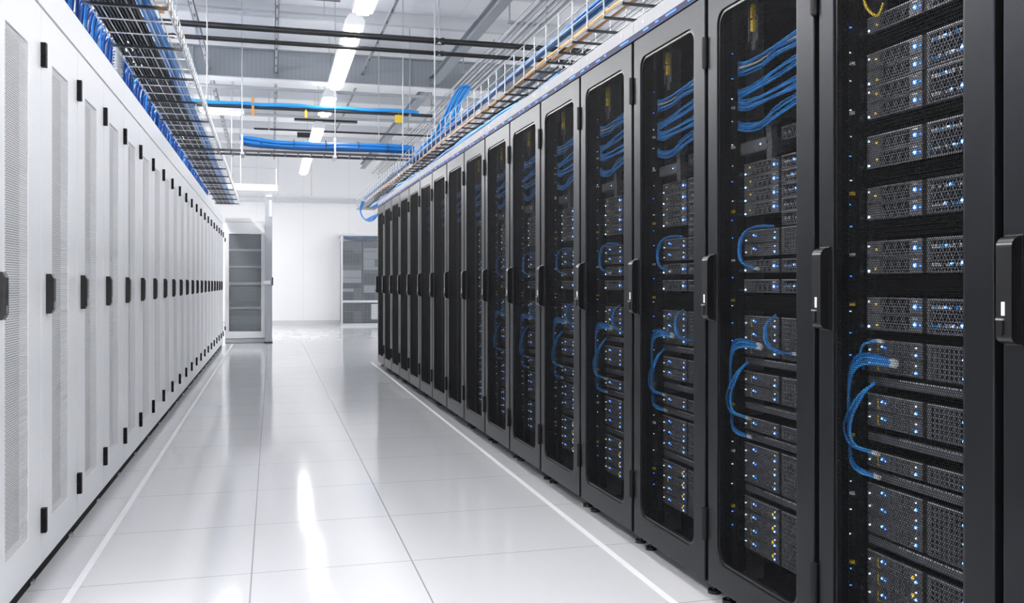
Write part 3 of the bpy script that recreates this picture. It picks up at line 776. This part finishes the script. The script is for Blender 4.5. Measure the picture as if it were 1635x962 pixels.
# hanger rods
RODS = [(-.33, 10.77, 2.8, ZC, 'blunt end of the thick blue bundle'), (.72, 10.77, 2.8, ZC, 'middle of the thick blue bundle'), 
        (1.47, 8.3, 2.55, ZC, 'right wire tray, nearest of its three rods'), (1.44, 10.2, 2.55, ZC, 'right wire tray, middle of its three rods'), (1.42, 12.4, 2.55, ZC, 'right wire tray, farthest of its three rods'),
        (-.555, 8.4, 2.74, ZC, 'left wire tray, nearer of its two rods'), (-.585, 14.2, 2.74, ZC, 'left wire tray, farther of its two rods'), (.95, 22.9, 3.30, ZC, 'pale trunking on the back wall, right rod'), (.15, 22.9, 3.30, ZC, 'pale trunking on the back wall, left rod')]
for x, y, z0, z1, w in RODS:
    tag(solid('hanger_rod', MB().cyl((0, 0, z0), (0, 0, z1), .0055, 8).cyl((0, 0, z0-.01), (0, 0, z0+.015), .012, 6, False), M['grey_paint'], None, (x, y, 0)), 'thin steel hanger rod above the '+w, 'rod', 'hanger rods')

# ------------------------------------------------------------------ lamps
def lamp(x, y0, y1, z, label, group, along='y', w=.19, m=M['lamp']):
    L_ = y1-y0; o = empty('ceiling_lamp', (x, y0, z), 0 if along == 'y' else -PI/2); tag(o, label, 'ceiling lamp', group)
    prof = [(-w*.5, .0), (w*.5, .0), (w*.5, .05), (w*.28, .11), (-w*.28, .11), (-w*.5, .05)]
    solid('housing', MB().prism(prof, 0, L_, 'y'), M['white_paint'], o)
    solid('diffuser', MB().prism([(-w*.32, 0), (-w*.28, -.028), (w*.28, -.028), (w*.32, 0)], .05, L_-.05, 'y'), m, o)
    solid('added_uplight', MB().box(-w*.22, w*.22, .05, L_-.05, .1095, .113), M['uplight_fill'], o)  # glowing top added to each lamp to brighten the ceiling
    for y in (.15, L_-.15): solid('suspension', MB().cyl((0, y, .105), (0, y, ZC-z), .004, 6), M['grey_paint'], o)
LROW = [(-5.6, -2.9), (-2.5, .6), (1.0, 4.6), (5.2, 8.42), (8.8, 11.75), (12.3, 13.7), (14.8, 16.4), (18.4, 21.1)]
NEARL = {3: 'bright strip lamp cut by the top edge of the photo over the aisle', 4: 'longest bright strip lamp over the aisle, just below the top edge', 5: 'third bright strip lamp over the aisle, beyond the deep beam',
         6: 'fourth bright strip lamp over the aisle, seen above the blue bundle', 7: 'farthest strip lamp, seen below the crossing tray near the back wall'}
for i, (a, b) in enumerate(LROW):
    m_ = (a+b)/2; x = .80-.009*(m_-8.) if m_ > 5 else .83
    lamp(x, a, b, 3.60, NEARL.get(i, 'strip lamp over the aisle behind the camera'), 'strip lamps over the aisle')
for i, (a, b) in enumerate(((-5.4, -2.4), (-2., 1.), (1.4, 4.4), (4.8, 7.8), (8.2, 11.2), (11.6, 14.6), (15., 18.), (19., 22.))):
    lamp(-1.50, a, b, 3.62, 'strip lamp above the white cabinets, %s along the row' % ORD1[i], 'strip lamps above the white cabinets', m=M['lamp_bright'])
    lamp(4.75, a, b, 4.1, 'unseen strip lamp added behind the black cabinets, %s along the row' % ORD1[i], 'unseen strip lamps added behind the black cabinets')  # unseen lamp row added to give the room more light
lamp(-.95, 0., .62, 3.62, 'short crosswise strip lamp right of the left wire tray', None, 'x', .14)
bpy.context.view_layer.update()
for o in list(C.objects):
    if o.get('label') == 'short crosswise strip lamp right of the left wire tray': o.location = (-1.02, 13.9, 3.62)

# ------------------------------------------------------------------ the far end of the room
r = empty('server_cabinet', (-.475, 17.25, 0)); tag(r, 'white cabinet with dark mesh door facing the camera at the end of the left row', 'server cabinet')
w = .355
link('cabinet', MB().box(-w, -w+.02, .03, .9, .05, 2.26).box(w-.02, w, .03, .9, .05, 2.26).box(-w+.02, w-.02, .03, .9, 2.24, 2.26).box(-w+.02, w-.02, .88, .9, .05, 2.24).box(-w, w, .03, .9, 0, .05).box(-w, w, -.002, .03, 2.225, 2.30).mesh('cabinet', M['white_paint']), r)
d = bevel(link('door', frame_mesh('door', (-w+.003, w-.003, .09, 2.22), (-.285, .285, .215, 2.01), 0, 0, .028, M['white_paint']), r), .002)
link('door_mesh', hex_plate('door_mesh', -.287, .287, .213, 2.012, .013, .72, .001, M['beam_grey']), d, (0, .008, 0))
link('base_strip', MB().box(-w, w, .0, .02, .012, .08).mesh('base_strip', M['grey_paint']), r)
hm = MB().box(-w-.006, -w+.014, -.012, .004, 0, .07).mesh('hinge', M['matte_black'])
for z in (1.86, .24): link('hinge', hm, r, (0, 0, z))
shf = MB().box(-.30, .30, -.02, .012, 0, .034).mesh('shelf', M['white_paint'])
for z in (1.70, 1.39, 1.08, .63): link('shelf', shf, r, (0, .10, z))
em = MB().box(-.30, .30, .0, .4, 0, .26)
for k in range(9): em.box(-.29, .29, -.008, 0, .012+k*.028, .012+k*.028+.012, 1)
em = em.mesh('equipment_block', [M['server_dark'], M['beam_grey']])
for z in (1.73, 1.43, 1.12, .78, .67-.33, .24): link('equipment_block', em, r, (0, .13, z))

r = empty('steel_post', (-.055, 17.1, 0)); tag(r, 'tall brushed steel post beside the white cabinet at the end of the aisle', 'post')
bevel(solid('post_body', MB().box(-.065, .06, -.02, .12, 0, 2.68), mat('brushed_steel', (.36, .38, .41), .45, metal=.5), r))
solid('base_plate', MB().box(-.075, .07, -.03, .13, 0, .03), M['black_plastic'], r)
solid('latch_plate', MB().box(-.09, .03, -.035, -.02, 1.085, 1.15).cyl((-.06, -.05, 1.11), (-.06, -.035, 1.11), .02), M['steel'], r)
solid('latch_handle', MB().box(.058, .078, -.05, .01, 1.06, 1.21, c=.006), M['black_plastic'], r)
solid('track_roller', MB().box(.01, .055, -.05, .02, 2.32, 2.62, c=.006).box(-.05, .05, -.04, .05, 2.68, 2.72), M['white_paint'], r)
r = empty('sliding_track', (0, 17.2, 2.80)); tag(r, 'pale horizontal sliding door track above the steel post', 'track')
solid('track_rail', MB().prism([(-.06, 0), (.07, 0), (.07, .09), (.03, .12), (-.03, .12), (-.06, .09)], -1.3, .10), M['white_paint'], r)
solid('end_cap', MB().box(.10, .112, -.065, .075, -.006, .125), M['steel'], r)
solid('support_frame', MB().cyl((.08, 0, .12), (.08, 0, .42), .008, 6).cyl((-.9, 0, .42), (.08, 0, .42), .008, 6).cyl((-.55, 0, .12), (-.55, 0, 1.69), .008, 6), M['steel'], r)
tag(solid('wall_trunking', MB().box(-1.1, 2.35, -.09, 0, 0, .10).box(-1.1, 2.35, -.095, -.085, -.006, .012), mat('trunking_grey', (.55, .57, .6), .4, metal=.2), None, (0, Y1, 3.24)), 'pale grey trunking along the back wall above head height', 'trunking')

# mesh cage with racks, at the back wall on the right
cx0, cx1, cy = 1.72, 3.4, 23.55
r = empty('equipment_cage', ((cx0+cx1)/2, cy, 0)); tag(r, 'steel-framed mesh cage full of equipment at the back wall by the black row', 'cage')
hw = (cx1-cx0)/2
solid('cage_frame', MB().box(-hw, -hw+.05, -.02, .02, 0, 2.39).box(hw-.05, hw, -.02, .02, 0, 2.39).box(-hw+.05, hw-.05, -.02, .02, 2.33, 2.39).box(-hw+.05, hw-.05, -.02, .02, .0, .06).box(-hw+.05, hw-.05, -.02, .02, .60, .66).box(-hw, -hw+.03, .02, .82, 2.33, 2.39).box(-hw, -hw+.03, .02, .82, 0, .05), M['steel'], r)
link('cage_mesh', grid_plate('cage_mesh', -hw+.05, hw-.05, .66, 2.33, 40, 44, .0075, .004, M['beam_grey']), r)
link('cage_mesh', grid_plate('cage_mesh', -hw+.05, hw-.05, .06, .60, 40, 14, .0075, .004, M['beam_grey']), r)
solid('cage_roof', MB().box(-hw, hw, -.02, .82, 2.39, 2.41), M['white_paint'], r)
for i, x in enumerate((cx0+.30, cx0+.84, cx0+1.38)):
    o = empty('equipment_rack', (x, cy+.12, 0)); tag(o, ['dark equipment rack at the left inside the mesh cage', 'dark equipment rack in the middle of the mesh cage', 'dark equipment rack at the right inside the mesh cage'][i], 'rack', 'racks in the cage')
    solid('rack_body', MB().box(-.26, .26, .05, .66, 0, 2.2), M['server_dark'], o)
    rng = random.Random(50+i); z = .08; k = 0
    while z < 2.1:
        h = rng.choice((.09, .14, .2, .3)); g = rng.choice(('server_dark', 'server_dark', 'beam_grey', 'beam_grey', 'beam_grey', 'dark_bar', 'dark_bar'))
        solid('equipment_unit', MB().box(-.24, .24-rng.choice((0, .2)), 0, .05, z, min(z+h-.012, 2.18)), M[g], o); z += h; k += 1
for i in range(5):
    q = [(cx0+.1, cy+.2+i*.03, 2.26+i*.012), (cx0+.5, cy+.18+i*.03, 2.24+i*.01), (cx0+.9, cy+.2+i*.03, 2.26+i*.012), (cx0+1.5, cy+.2+i*.03, 2.25+i*.01)]
    tag(solid('data_cable', MB().tube(smooth_path(q, 6), .016, 6), M['blue_cable']), 'blue cable lying on the racks inside the mesh cage', 'cable', 'blue cables in the cage')
tag(solid('white_box', MB().box(-.13, .13, -.1, .0, .16, .56, c=.01), M['white_paint'], None, (cx0+.92, cy+.118, 0)), 'white box mounted low on the middle rack inside the mesh cage', 'box')

# ------------------------------------------------------------------ light and view
w = bpy.data.worlds.new('world'); bpy.context.scene.world = w; w.use_nodes = True
w.node_tree.nodes['Background'].inputs[0].default_value = (.9, .95, 1, 1); w.node_tree.nodes['Background'].inputs[1].default_value = .2
sc = bpy.context.scene
sc.view_settings.view_transform = 'Standard'; sc.view_settings.look = 'None'
sc.view_settings.exposure = -.13; sc.view_settings.gamma = 1.; sc.view_settings.use_curve_mapping = False
sc.cycles.use_denoising = True
sc.cycles.max_bounces = 10; sc.cycles.diffuse_bounces = 6; sc.cycles.glossy_bounces = 5
sc.cycles.caustics_reflective = False; sc.cycles.caustics_refractive = False
